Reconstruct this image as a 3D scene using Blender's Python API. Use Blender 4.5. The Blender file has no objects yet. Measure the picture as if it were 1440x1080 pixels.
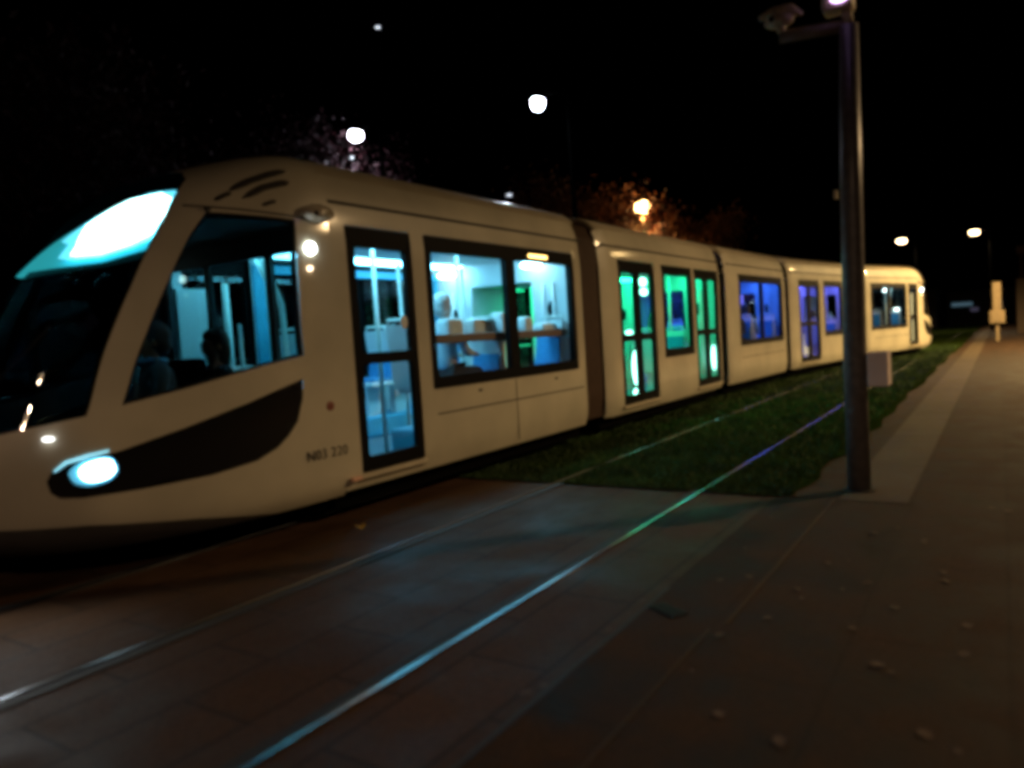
import bpy, bmesh, math, random
from mathutils import Vector, Matrix
from mathutils.geometry import delaunay_2d_cdt
R = math.radians
PI = math.pi
SC = bpy.context.scene
COL = SC.collection
random.seed(7)

# ------------------------------------------------------------------ camera
cam_d = bpy.data.cameras.new('camera')
cam = bpy.data.objects.new('camera', cam_d)
COL.objects.link(cam)
SC.camera = cam
cam_d.sensor_width = 36.0
cam_d.lens = 1058.19 / 1440 * 36.0
cam_d.clip_start = 0.05
cam_d.clip_end = 3000
_yaw = R(33.2); _p = 0.059120; _r = -0.063485
_T = Vector((math.sin(_yaw), math.cos(_yaw), 0)); _N = Vector((math.cos(_yaw), -math.sin(_yaw), 0))
_F = Vector((0, math.cos(_p), -math.sin(_p))); _R0 = Vector((1, 0, 0)); _U0 = _R0.cross(_F)
_R1 = _R0 * math.cos(_r) + _U0 * math.sin(_r); _U1 = -_R0 * math.sin(_r) + _U0 * math.cos(_r)
def _tw(v): return Vector((v.dot(_N), v.dot(_T), v.z))
F_, R_, U_ = _tw(_F), _tw(_R1), _tw(_U1)
m = Matrix.Identity(4)
for i in range(3):
    m[i][0] = R_[i]; m[i][1] = U_[i]; m[i][2] = -F_[i]
m.translation = (0, 0, 1.437)
cam.matrix_world = m
cam_d.dof.use_dof = True
cam_d.dof.focus_distance = 9.0
cam_d.dof.aperture_fstop = (cam_d.lens / 1000) / 0.036

# ------------------------------------------------------------------ world: night sky, no sun disc
w = bpy.data.worlds.new('World'); SC.world = w; w.use_nodes = True
nt = w.node_tree; bg = nt.nodes['Background']
sky = nt.nodes.new('ShaderNodeTexSky'); sky.sky_type = 'NISHITA'; sky.sun_disc = False
sky.sun_elevation = R(-8); sky.sun_rotation = R(200); sky.air_density = 1.0
nt.links.new(sky.outputs[0], bg.inputs[0]); bg.inputs[1].default_value = 0.03

SC.view_settings.view_transform = 'Standard'; SC.view_settings.look = 'None'
SC.view_settings.exposure = 0; SC.view_settings.gamma = 1
SC.render.engine = 'CYCLES'
cy = SC.cycles
cy.use_denoising = True
try: cy.denoiser = 'OPENIMAGEDENOISE'
except Exception: pass
cy.sample_clamp_indirect = 4; cy.max_bounces = 8; cy.diffuse_bounces = 3; cy.glossy_bounces = 3
cy.transmission_bounces = 6; cy.transparent_max_bounces = 16
cy.caustics_reflective = False; cy.caustics_refractive = False
cy.pixel_filter_type = 'BLACKMAN_HARRIS'; cy.filter_width = 4.6

# ------------------------------------------------------------------ helpers: objects
def link(o, parent=None):
    COL.objects.link(o)
    if parent is not None: o.parent = parent
    return o
def tag(o, label=None, cat=None, group=None, kind=None):
    if label: o['label'] = label
    if cat: o['category'] = cat
    if group: o['group'] = group
    if kind: o['kind'] = kind
    return o
def empty(name, loc, rz=0):
    o = bpy.data.objects.new(name, None); o.empty_display_size = .2
    o.location = loc; o.rotation_euler = (0, 0, rz); COL.objects.link(o); return o

class MB:
    """collects shapes, builds ONE mesh; M maps local to world, org is subtracted"""
    def __init__(s, M=None): s.v = []; s.f = []; s.M = M or Matrix.Identity(4); s.smooth = []
    def add(s, vs, fs, smooth=False):
        b = len(s.v); s.v += [s.M @ Vector(v) for v in vs]
        s.f += [tuple(b + i for i in f) for f in fs]; s.smooth += [smooth] * len(fs)
        return s
    def box(s, x0, x1, y0, y1, z0, z1, bev=0.0):
        if bev <= 0:
            vs = [(x0,y0,z0),(x1,y0,z0),(x1,y1,z0),(x0,y1,z0),(x0,y0,z1),(x1,y0,z1),(x1,y1,z1),(x0,y1,z1)]
            return s.add(vs, [(3,2,1,0),(4,5,6,7),(0,1,5,4),(1,2,6,5),(2,3,7,6),(3,0,4,7)])
        bm = bmesh.new(); bmesh.ops.create_cube(bm, size=1)
        for v in bm.verts:
            v.co = Vector(((x0+x1)/2 + v.co.x*(x1-x0), (y0+y1)/2 + v.co.y*(y1-y0), (z0+z1)/2 + v.co.z*(z1-z0)))
        bmesh.ops.bevel(bm, geom=bm.edges[:], offset=min(bev, .49*min(x1-x0, y1-y0, z1-z0)), segments=2, affect='EDGES', profile=.6)
        bm.verts.index_update()
        s.add([v.co.copy() for v in bm.verts], [tuple(v.index for v in f.verts) for f in bm.faces]); bm.free(); return s
    def tube(s, pts, r, n=10, cap=True):
        pts = [Vector(p) for p in pts]; rs = r if isinstance(r, (list, tuple)) else [r]*len(pts)
        vs = []; fs = []
        up = Vector((0,0,1))
        for i, p in enumerate(pts):
            d = (pts[min(i+1, len(pts)-1)] - pts[max(i-1, 0)]).normalized()
            a = d.cross(up)
            if a.length < .05: a = d.cross(Vector((1,0,0)))
            a.normalize(); b = d.cross(a)
            for k in range(n):
                t = 2*PI*k/n; vs.append(p + (a*math.cos(t) + b*math.sin(t))*rs[i])
        for i in range(len(pts)-1):
            for k in range(n):
                fs.append((i*n+k, i*n+(k+1)%n, (i+1)*n+(k+1)%n, (i+1)*n+k))
        s.add(vs, fs, True)
        if cap:
            b = len(s.v) - len(vs)
            s.f.append(tuple(b+k for k in range(n))[::-1]); s.smooth.append(False)
            s.f.append(tuple(b+(len(pts)-1)*n+k for k in range(n))); s.smooth.append(False)
        return s
    def ellipsoid(s, c, r, nu=16, nv=10, warp=None):
        vs = []; fs = []
        for j in range(nv+1):
            ph = PI*j/nv
            for i in range(nu):
                t = 2*PI*i/nu
                d = Vector((math.sin(ph)*math.cos(t), math.sin(ph)*math.sin(t), math.cos(ph)))
                k = warp(d) if warp else 1
                vs.append((c[0]+d.x*r[0]*k, c[1]+d.y*r[1]*k, c[2]+d.z*r[2]*k))
        for j in range(nv):
            for i in range(nu):
                fs.append((j*nu+i, (j+1)*nu+i, (j+1)*nu+(i+1)%nu, j*nu+(i+1)%nu))
        return s.add(vs, fs, True)
    def grid(s, fn, nu, nv, smooth=True, flip=False):
        vs = [fn(i/nu, j/nv) for j in range(nv+1) for i in range(nu+1)]
        fs = []
        for j in range(nv):
            for i in range(nu):
                q = (j*(nu+1)+i, j*(nu+1)+i+1, (j+1)*(nu+1)+i+1, (j+1)*(nu+1)+i)
                fs.append(q[::-1] if flip else q)
        return s.add(vs, fs, smooth)
    def build(s, name, mat, parent=None, org=None):
        o_ = Vector(org) if org is not None else root_loc(parent)
        me = bpy.data.meshes.new(name)
        inv = Matrix.Identity(4)
        me.from_pydata([v - o_ for v in s.v], [], s.f); 
        me.polygons.foreach_set('use_smooth', s.smooth)
        me.materials.append(mat); me.update()
        o = bpy.data.objects.new(name, me); link(o, parent)
        if parent is None: o.location = o_
        return o
def root_loc(p):
    if p is None: return Vector((0,0,0))
    while p.parent is not None: p = p.parent
    return Vector(p.location)

# polygon skin: outline + holes in a flat parameter plane, mapped to a curved surface
def densify(poly, st):
    out = []
    n = len(poly)
    for i in range(n):
        a, b = poly[i], poly[(i+1) % n]
        d = math.hypot((b[0]-a[0])/st[0], (b[1]-a[1])/st[1]); k = max(1, int(math.ceil(d)))
        for j in range(k): out.append((a[0]+(b[0]-a[0])*j/k, a[1]+(b[1]-a[1])*j/k))
    return out
def inside(p, poly):
    x, y = p; c = False; n = len(poly); j = n-1
    for i in range(n):
        xi, yi = poly[i]; xj, yj = poly[j]
        if (yi > y) != (yj > y) and x < (xj-xi)*(y-yi)/(yj-yi)+xi: c = not c
        j = i
    return c
def skin(mb, outer, holes, fmap, st=(.12,.12), depth=None, flip=False, smooth=True, off=0.0):
    loops = [densify(outer, st)] + [densify(h, st) for h in holes]
    vs = []; es = []
    for l in loops:
        b = len(vs); vs += [Vector(p) for p in l]
        es += [(b+i, b+(i+1) % len(l)) for i in range(len(l))]
    nb = len(vs)
    xs = [p[0] for p in loops[0]]; ys = [p[1] for p in loops[0]]
    nx = max(1, int((max(xs)-min(xs))/st[0])); ny = max(1, int((max(ys)-min(ys))/st[1]))
    for i in range(1, nx):
        for j in range(1, ny):
            p = (min(xs)+(max(xs)-min(xs))*i/nx, min(ys)+(max(ys)-min(ys))*j/ny)
            if not inside(p, loops[0]) or any(inside(p, h) for h in loops[1:]): continue
            if any(abs(p[0]-v[0])/st[0] < .35 and abs(p[1]-v[1])/st[1] < .35 for v in vs[:nb]): continue
            vs.append(Vector(p))
    ov, oe, of, *_ = delaunay_2d_cdt(vs, es, [], 0, 1e-7)
    fs = []
    for f in of:
        c = (sum(ov[i].x for i in f)/len(f), sum(ov[i].y for i in f)/len(f))
        if inside(c, loops[0]) and not any(inside(c, h) for h in loops[1:]): fs.append(tuple(f)[::-1] if flip else tuple(f))
    P = [fmap(v.x, v.y, off) for v in ov]
    mb.add(P, fs, smooth)
    if depth:
        for l in loops:
            a = [fmap(p[0], p[1], off) for p in l]; b = [fmap(p[0], p[1], off-depth) for p in l]
            n = len(l)
            mb.add(a+b, [(i, (i+1) % n, n+(i+1) % n, n+i) for i in range(n)])
    return mb
def rect(x0, x1, y0, y1, r=0.0):
    if r <= 0: return [(x0,y0),(x1,y0),(x1,y1),(x0,y1)]
    o = []
    for cx, cy_, a0 in ((x1-r,y0+r,-90),(x1-r,y1-r,0),(x0+r,y1-r,90),(x0+r,y0+r,180)):
        for k in range(4): a = R(a0+30*k); o.append((cx+r*math.cos(a), cy_+r*math.sin(a)))
    return o

# ------------------------------------------------------------------ helpers: materials
def mat(name, base, rough=.5, metal=0, coat=0, var=.0, vscale=5.0, bump=0.0, bscale=40.0, coat_rough=.08, spec=.5):
    m = bpy.data.materials.new(name); m.use_nodes = True; n = m.node_tree.nodes; l = m.node_tree.links
    b = n['Principled BSDF']; b.inputs['Base Color'].default_value = (*base, 1); b.inputs['Roughness'].default_value = rough
    b.inputs['Metallic'].default_value = metal; b.inputs['Coat Weight'].default_value = coat; b.inputs['Coat Roughness'].default_value = coat_rough
    b.inputs['Specular IOR Level'].default_value = spec
    tc = n.new('ShaderNodeTexCoord')
    if var > 0:
        nz = n.new('ShaderNodeTexNoise'); nz.inputs['Scale'].default_value = vscale; nz.inputs['Detail'].default_value = 6
        l.new(tc.outputs['Object'], nz.inputs['Vector'])
        r = n.new('ShaderNodeMapRange'); r.inputs[1].default_value = .3; r.inputs[2].default_value = .7
        r.inputs[3].default_value = 1-var; r.inputs[4].default_value = 1+var; l.new(nz.outputs['Fac'], r.inputs[0])
        mx = n.new('ShaderNodeVectorMath'); mx.operation = 'SCALE'; mx.inputs[0].default_value = base
        l.new(r.outputs[0], mx.inputs['Scale']); l.new(mx.outputs[0], b.inputs['Base Color'])
    if bump > 0:
        nb_ = n.new('ShaderNodeTexNoise'); nb_.inputs['Scale'].default_value = bscale; nb_.inputs['Detail'].default_value = 4
        l.new(tc.outputs['Object'], nb_.inputs['Vector'])
        bp = n.new('ShaderNodeBump'); bp.inputs['Strength'].default_value = bump; bp.inputs['Distance'].default_value = .02
        l.new(nb_.outputs['Fac'], bp.inputs['Height']); l.new(bp.outputs[0], b.inputs['Normal'])
    return m
def emis(name, col, st):
    m = bpy.data.materials.new(name); m.use_nodes = True; b = m.node_tree.nodes['Principled BSDF']
    b.inputs['Base Color'].default_value = (*[min(1, c) for c in col], 1)
    b.inputs['Emission Color'].default_value = (*col, 1); b.inputs['Emission Strength'].default_value = st
    return m
def glass(name, tint=(1,1,1), refl=1.0, rough=0.0):
    m = bpy.data.materials.new(name); m.use_nodes = True; n = m.node_tree.nodes; l = m.node_tree.links; n.clear()
    o = n.new('ShaderNodeOutputMaterial'); t = n.new('ShaderNodeBsdfTransparent'); t.inputs[0].default_value = (*tint, 1)
    g = n.new('ShaderNodeBsdfGlossy'); g.inputs['Roughness'].default_value = rough
    lw = n.new('ShaderNodeLayerWeight'); pw = n.new('ShaderNodeMath'); pw.operation = 'POWER'; pw.inputs[1].default_value = 5; l.new(lw.outputs['Facing'], pw.inputs[0])
    mu = n.new('ShaderNodeMath'); mu.operation = 'MULTIPLY_ADD'; mu.inputs[1].default_value = .9*refl; mu.inputs[2].default_value = .05*refl
    l.new(pw.outputs[0], mu.inputs[0])
    mx = n.new('ShaderNodeMixShader'); l.new(mu.outputs[0], mx.inputs[0]); l.new(t.outputs[0], mx.inputs[1]); l.new(g.outputs[0], mx.inputs[2])
    l.new(mx.outputs[0], o.inputs[0]); return m

M = {}
M['paint'] = mat('champagne_paint', (.52,.475,.36), .45, 0, .8, var=.13, vscale=1.6, coat_rough=.09)
M['nose_shade'] = mat('painted_nose_shade', (.06,.055,.05), .55, var=.15)  # shade under the nose, put into the colour
_m = M['paint']; _n = _m.node_tree.nodes; _l = _m.node_tree.links; _b = _n['Principled BSDF']
_g = _n.new('ShaderNodeNewGeometry'); _mx = _n.new('ShaderNodeMix'); _mx.data_type = 'RGBA'; _src = _b.inputs['Base Color'].links[0].from_socket
_l.new(_g.outputs['Backfacing'], _mx.inputs[0]); _l.new(_src, _mx.inputs[6]); _mx.inputs[7].default_value = (.012,.012,.013,1); _l.new(_mx.outputs[2], _b.inputs['Base Color'])
M['headrest'] = mat('white_headrest', (.82,.84,.85), .6, var=.1, vscale=12)
M['podpaint'] = mat('pod_gloss', (.5,.44,.34), .12, 0, 1)
M['roof'] = mat('roof_paint', (.46,.40,.29), .5, 0, .3, var=.1, vscale=3)
M['black'] = mat('black_gloss', (.008,.008,.009), .18, 0, .3)
M['frame'] = mat('black_frame', (.004,.0035,.0035), .6, spec=.08)
M['groove'] = mat('dark_groove', (.02,.016,.012), .7)
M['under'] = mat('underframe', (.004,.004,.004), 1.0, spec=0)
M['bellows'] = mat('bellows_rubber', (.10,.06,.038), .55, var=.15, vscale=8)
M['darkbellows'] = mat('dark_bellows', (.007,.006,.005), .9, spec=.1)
M['lining'] = mat('interior_lining', (.62,.66,.68), .45, var=.05)
M['bluepanel'] = mat('blue_panel', (.04,.34,.52), .45)
M['ceiling'] = mat('ceiling_white', (.7,.72,.72), .5)
M['floor'] = mat('rubber_floor', (.10,.12,.15), .4, var=.2, vscale=30)
M['seat'] = mat('seat_fabric', (.03,.22,.46), .8, var=.2, vscale=40)
M['seatshell'] = mat('seat_shell', (.66,.68,.70), .4)
M['rail_y'] = mat('grab_pole', (.6,.65,.62), .3)
M['brown'] = mat('brown_ledge', (.25,.15,.10), .5)
M['cabdark'] = mat('cab_dark', (.014,.014,.016), .7)
M['glass'] = glass('clear_glass', (.86,.92,.93), 1.0)
M['cabglass'] = glass('cab_glass', (.36,.50,.47), .9)
M['wsglass'] = glass('windscreen_glass', (.13,.18,.18), .3)
M['steel'] = mat('polished_rail', (.24,.25,.27), .25, 1, var=.1, vscale=20)
M['railside'] = mat('rail_groove_shade', (.02,.017,.015), .7)
M['galv'] = mat('grey_pole', (.120,.104,.098), .42, .0, var=.25, vscale=14)
M['lamppole'] = mat('lamp_pole', (.0015,.0015,.0015), .95, spec=.0)
M['white'] = mat('white_plastic', (.80,.66,.62), .5, var=.05)
M['cam_white'] = mat('camera_housing', (.75,.62,.40), .5, var=.25, vscale=22)
M['lens'] = mat('camera_lens', (.01,.01,.01), .1, 0, .5)
M['skin'] = mat('skin', (.45,.26,.18), .55)
M['whitehair'] = mat('white_hair', (.75,.72,.70), .8)
M['darkhair'] = mat('dark_hair', (.012,.010,.009), .7)
M['darkcloth'] = mat('dark_cloth', (.012,.011,.013), .9)
M['redcloth'] = mat('red_cloth', (.55,.06,.06), .8)
M['blueshirt'] = mat('blue_shirt', (.12,.25,.42), .8)
M['greycloth'] = mat('grey_cloth', (.10,.09,.11), .9)
M['silverlamp'] = mat('reflector', (.6,.6,.6), .2, 1)
M['sticker'] = mat('round_sticker', (.75,.78,.78), .5)
M['text'] = mat('lettering', (.03,.025,.02), .6)
M['bark'] = mat('bark', (.06,.045,.035), .9, bump=.5)
M['trunkred'] = M['bark']
M['stone'] = mat('concrete_post', (.20,.15,.09), .7, var=.15, vscale=6)
M['build'] = mat('dark_render', (.10,.10,.11), .8, var=.2)
M['tin'] = mat('dark_roof', (.03,.03,.035), .7)
M['car'] = mat('car_paint', (.05,.06,.10), .3, 0, .6)
M['tyre'] = mat('tyre', (.012,.012,.012), .8)
M['iron'] = mat('cast_iron', (.012,.011,.011), .6, .3)

def leafmat(name, a, b):
    m = bpy.data.materials.new(name); m.use_nodes = True; n = m.node_tree.nodes; l = m.node_tree.links
    p = n['Principled BSDF']; tc = n.new('ShaderNodeTexCoord'); nz = n.new('ShaderNodeTexNoise'); nz.inputs['Scale'].default_value = 3.5
    cr = n.new('ShaderNodeValToRGB'); cr.color_ramp.elements[0].color = (*a, 1); cr.color_ramp.elements[1].color = (*b, 1)
    cr.color_ramp.elements[0].position = .35; cr.color_ramp.elements[1].position = .65
    l.new(tc.outputs['Object'], nz.inputs['Vector']); l.new(nz.outputs['Fac'], cr.inputs[0]); l.new(cr.outputs[0], p.inputs['Base Color'])
    p.inputs['Roughness'].default_value = .7
    return m
M['leaf_red'] = leafmat('red_leaves', (.016,.002,.003), (.045,.003,.008))
M['leaf_orange'] = leafmat('orange_leaves', (.10,.028,.008), (.2,.07,.015))
M['leaf_dry'] = mat('dry_leaf', (.085,.048,.03), .8, var=.3, vscale=30)
M['leaf_yellow'] = mat('yellow_leaf', (.50,.32,.05), .8)

# ground materials (world/object coordinates; joints and wear have a shape of their own)
def ground_mat(name, base, joint=None, bw=.6, bh=.3, rough=.75, mottle=.35, scale=1.2, bump=.25, rot=0, mortar=.012, wet=0.0, offs=.5):
    m = bpy.data.materials.new(name); m.use_nodes = True; n = m.node_tree.nodes; l = m.node_tree.links
    p = n['Principled BSDF']; tc = n.new('ShaderNodeTexCoord'); mp = n.new('ShaderNodeMapping'); mp.inputs['Rotation'].default_value = (0,0,rot)
    l.new(tc.outputs['Object'], mp.inputs[0])
    n1 = n.new('ShaderNodeTexNoise'); n1.inputs['Scale'].default_value = scale; n1.inputs['Detail'].default_value = 8; n1.inputs['Roughness'].default_value = .62
    n2 = n.new('ShaderNodeTexNoise'); n2.inputs['Scale'].default_value = 55; n2.inputs['Detail'].default_value = 4
    l.new(mp.outputs[0], n1.inputs['Vector']); l.new(mp.outputs[0], n2.inputs['Vector'])
    r1 = n.new('ShaderNodeMapRange'); r1.inputs[1].default_value = .3; r1.inputs[2].default_value = .7; r1.inputs[3].default_value = 1-mottle; r1.inputs[4].default_value = 1+mottle
    l.new(n1.outputs['Fac'], r1.inputs[0])
    r2 = n.new('ShaderNodeMapRange'); r2.inputs[1].default_value = .3; r2.inputs[2].default_value = .7; r2.inputs[3].default_value = .72; r2.inputs[4].default_value = 1.28
    l.new(n2.outputs['Fac'], r2.inputs[0])
    mu = n.new('ShaderNodeMath'); mu.operation = 'MULTIPLY'; l.new(r1.outputs[0], mu.inputs[0]); l.new(r2.outputs[0], mu.inputs[1])
    sc = n.new('ShaderNodeVectorMath'); sc.operation = 'SCALE'; sc.inputs[0].default_value = base
    hsrc = n2.outputs['Fac']
    if joint is not None:
        br = n.new('ShaderNodeTexBrick'); br.inputs['Color1'].default_value = (.9,.9,.9,1); br.inputs['Color2'].default_value = (1.1,1.1,1.1,1)
        br.inputs['Mortar'].default_value = (joint,joint,joint,1); br.inputs['Scale'].default_value = 1; br.offset = offs
        br.inputs['Brick Width'].default_value = bw; br.inputs['Row Height'].default_value = bh; br.inputs['Mortar Size'].default_value = mortar; br.inputs['Mortar Smooth'].default_value = .4
        l.new(mp.outputs[0], br.inputs['Vector'])
        sp = n.new('ShaderNodeSeparateColor'); l.new(br.outputs['Color'], sp.inputs[0])
        m2 = n.new('ShaderNodeMath'); m2.operation = 'MULTIPLY'; l.new(mu.outputs[0], m2.inputs[0]); l.new(sp.outputs[0], m2.inputs[1]); mu = m2
    l.new(mu.outputs[0], sc.inputs['Scale']); l.new(sc.outputs[0], p.inputs['Base Color'])
    rr = n.new('ShaderNodeMapRange'); rr.inputs[1].default_value = .35; rr.inputs[2].default_value = .65; rr.inputs[3].default_value = rough-.22; rr.inputs[4].default_value = min(1, rough+.12)
    l.new(n1.outputs['Fac'], rr.inputs[0]); l.new(rr.outputs[0], p.inputs['Roughness'])
    bp = n.new('ShaderNodeBump'); bp.inputs['Strength'].default_value = bump; bp.inputs['Distance'].default_value = .01
    l.new(mu.outputs[0], bp.inputs['Height']); l.new(bp.outputs[0], p.inputs['Normal'])
    p.inputs['Specular IOR Level'].default_value = .18
    return m
G_FAR = ground_mat('dark_earth', (.05,.042,.03))
G_PAVE = ground_mat('trackbed_pavers', (.054,.027,.013), joint=.4, bw=.9, bh=.42, rot=PI/2, mottle=.3, rough=.7)
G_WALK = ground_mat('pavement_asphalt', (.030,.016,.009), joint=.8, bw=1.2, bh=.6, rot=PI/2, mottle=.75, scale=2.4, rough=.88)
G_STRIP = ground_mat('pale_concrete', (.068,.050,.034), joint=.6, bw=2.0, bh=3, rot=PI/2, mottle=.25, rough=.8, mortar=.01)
G_TURF = ground_mat('turf_soil', (.012,.020,.004), mottle=.5, scale=2.2, rough=.95, bump=.5)
G_TURF.node_tree.nodes['Principled BSDF'].inputs['Specular IOR Level'].default_value = 0

# ------------------------------------------------------------------ ground
def sheet(name, mt, x0, x1, y0, y1, z, nx=1, ny=1, kind='structure', wob=None):
    mb = MB(); mb.grid(lambda u, v: (x0+(x1-x0)*u, y0+(y1-y0)*v, z), nx, ny, False)
    o = mb.build(name, mt); tag(o, kind=kind); return o
sheet('ground', G_FAR, -900, 900, -600, 1400, -.012)
sheet('trackbed', G_PAVE, -16, -1.60, -12, 6.33, -.006)
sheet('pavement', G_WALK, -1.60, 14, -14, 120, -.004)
o = sheet('pale_strip', G_STRIP, -1.12, -.63, 6.35, 90, .001)  # strip ends here; its shaded nearer stretch is painted as dark pavement
# thin joint line between trackbed and pavement
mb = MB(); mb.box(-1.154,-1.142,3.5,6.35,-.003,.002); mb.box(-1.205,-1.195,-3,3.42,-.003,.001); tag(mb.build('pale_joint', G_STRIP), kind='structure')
mb = MB(); mb.box(-1.60,-1.575,-3,3.9,-.0035,.0005); tag(mb.build('dark_joint', M['railside']), kind='structure')

def turf():
    mb = MB()
    xs = [-13+ i*(13-1.5)/46 for i in range(47)]
    rnd = random.Random(3)
    rows = [6.33 + (k/60.0)**1.8*110 for k in range(61)]
    edge = [rnd.uniform(-.07,.09) for _ in rows]
    vs = []
    for j, y in enumerate(rows):
        for i, x in enumerate(xs):
            xx = x
            if i == len(xs)-1: xx = -1.42 + edge[j] + (.25*max(0, 1-(y-6.3)/1.2)*-.3)
            yy = y + (rnd.uniform(-.04,.05) if j == 0 else 0)
            vs.append((xx, yy, .006))
    nx = len(xs); fs = [(j*nx+i, j*nx+i+1, (j+1)*nx+i+1, (j+1)*nx+i) for j in range(len(rows)-1) for i in range(nx-1)]
    mb.add(vs, fs); tag(mb.build('turf_base', G_TURF), kind='structure')
turf()

def track_off(y):
    u = min(1, max(0, (y-14.5)/22)); return 2.83*(3*u*u-2*u**3)
def near_x(y): return 0
def in_rail(x, y):
    for c in (-2.97, -5.80 + track_off(y)):
        for s in (-.7175, .7175):
            if -.06 < x-(c+s) < .05: return True
    return False
def grass():
    m = bpy.data.materials.new('grass_blade'); m.use_nodes = True; n = m.node_tree.nodes; l = m.node_tree.links
    p = n['Principled BSDF']; tc = n.new('ShaderNodeTexCoord'); nz = n.new('ShaderNodeTexNoise'); nz.inputs['Scale'].default_value = 1.1; nz.inputs['Detail'].default_value = 5
    cr = n.new('ShaderNodeValToRGB'); cr.color_ramp.elements[0].color = (.010,.030,.002,1); cr.color_ramp.elements[1].color = (.030,.075,.006,1)
    cr.color_ramp.elements[0].position = .38; cr.color_ramp.elements[1].position = .62
    l.new(tc.outputs['Object'], nz.inputs['Vector']); l.new(nz.outputs['Fac'], cr.inputs[0]); l.new(cr.outputs[0], p.inputs['Base Color'])
    p.inputs['Roughness'].default_value = .8
    rnd = random.Random(5); vs = []; fs = []
    for _ in range(52000):
        y = 6.33 + rnd.random()**1.9*30
        x = rnd.uniform(-8.2, -1.5)
        if in_rail(x, y): continue
        h = rnd.uniform(.02,.05)*(1+ (y-6)/40); w_ = rnd.uniform(.004,.009)*(1+(y-6)/6)
        a = rnd.uniform(0, PI); dx, dy = math.cos(a)*w_, math.sin(a)*w_
        lx, ly = rnd.uniform(-.02,.02), rnd.uniform(-.02,.02)
        b = len(vs); vs += [(x-dx,y-dy,.004),(x+dx,y+dy,.004),(x+lx,y+ly,h)]; fs.append((b,b+1,b+2))
    me = bpy.data.meshes.new('grass'); me.from_pydata(vs, [], fs); me.materials.append(m)
    tag(link(bpy.data.objects.new('grass', me)), 'short green grass growing between and beside the rails', 'grass', kind='stuff')
grass()

# rails: grooved rail head, groove and lip set in the ground
def rail(cfun, s, y0, y1, nm='rail'):
    ys = [y0 + (y1-y0)*k/90 for k in range(91)]
    def strip(mb, a, b, z0, z1):
        vs = []; fs = []
        for y in ys:
            c = cfun(y)+s
            vs += [(c+a,y,z0),(c+a,y,z1),(c+b,y,z1),(c+b,y,z0)]
        for i in range(len(ys)-1):
            q = i*4
            fs += [(q,q+1,q+5,q+4),(q+1,q+2,q+6,q+5),(q+2,q+3,q+7,q+6)]
        mb.add(vs, fs, False)
    k = 1 if s > 0 else -1        # groove lies on the inner side
    mb = MB(); strip(mb, *sorted((0, k*.027)), -.02, .010)
    mb.build('x', M['steel']).name = nm
    o = bpy.data.objects[-1] if False else COL.objects[-1]
    tag(o, kind='structure')
    mb = MB(); strip(mb, *sorted((-k*.062, -k*.002)), -.02, .0015); strip(mb, *sorted((-k*.085, -k*.063)), -.02, .004)  # dark groove made wider to take in the shadow beside the rail
    o = mb.build('rail_groove_shade', M['railside']); tag(o, kind='structure')
for s in (-.7175, .7175):
    rail(lambda y: -2.97, s, -10, 100)
    rail(lambda y: -5.80+track_off(y), s, -10, 38)

# ------------------------------------------------------------------ TRAM
TR0 = (-5.8, 5.0, 0)
tram = empty('tram', TR0)
tag(tram, 'long low floor champagne coloured tram in five sections with lit windows, on the far track', 'tram')
ZI = [(.22,.07),(.30,.02),(.45,0),(2.3,0),(2.5,.015),(2.66,.03),(2.8,.06),(2.9,.10),(2.97,.16),(3.04,.26),(3.09,.45),(3.12,.8),(3.13,1.15)]
ZT = [(.22,2.18),(.3,1.98),(.45,1.80),(.6,1.72),(.8,1.69),(1.0,1.73),(1.2,1.83),(1.5,1.97),(1.8,2.17),(2.05,2.37),(2.3,2.61),(2.5,2.84),(2.65,3.06),(2.8,3.34),(2.9,3.56),(2.97,3.74),(3.04,3.95),(3.09,4.12),(3.12,4.22),(3.13,4.28)]
def smooth_pc(t):
    # monotone cubic (Fritsch-Carlson)
    n = len(t); x = [a for a, b in t]; y = [b for a, b in t]
    d = [(y[i+1]-y[i])/(x[i+1]-x[i]) for i in range(n-1)]
    mm = [d[0]] + [0 if d[i-1]*d[i] <= 0 else 2*d[i-1]*d[i]/(d[i-1]+d[i]) for i in range(1, n-1)] + [d[-1]]
    def f(q):
        if q <= x[0]: return y[0]
        if q >= x[-1]: return y[-1]
        i = 0
        while q > x[i+1]: i += 1
        h = x[i+1]-x[i]; u = (q-x[i])/h
        return (2*u**3-3*u*u+1)*y[i] + (u**3-2*u*u+u)*h*mm[i] + (-2*u**3+3*u*u)*y[i+1] + (u**3-u*u)*h*mm[i+1]
    return f
fI = smooth_pc(ZI); fT = smooth_pc(ZT)
def hwz(z): return 1.2 - fI(z)
YN = 4.45                       # where the nose joins the straight body (world y of the near cab)
def nose_pt(th, z, off=0):      # local frame: y=0 at YN, nose towards -y
    L = YN - fT(z)
    def q(t, zz):
        LL = YN - fT(zz)
        return Vector((hwz(zz)*math.sin(t), -LL*abs(math.cos(t))**.8, zz))
    p = q(th, z)
    if off:
        e = 1e-3; t2 = min(max(th, -1.55), 1.55)
        z2 = min(max(z, .23), 3.12)
        a = q(t2+e, z2)-q(t2-e, z2); b = q(t2, z2+e)-q(t2, z2-e)
        nrm = a.cross(b).normalized()
        p = p + nrm*off
    return p
# sanity: outward normal of nose has positive x for th>0 with this order

def frame_mat(x, y, ang): return Matrix.Translation((x, y, 0)) @ Matrix.Rotation(-ang, 4, 'Z')

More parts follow.
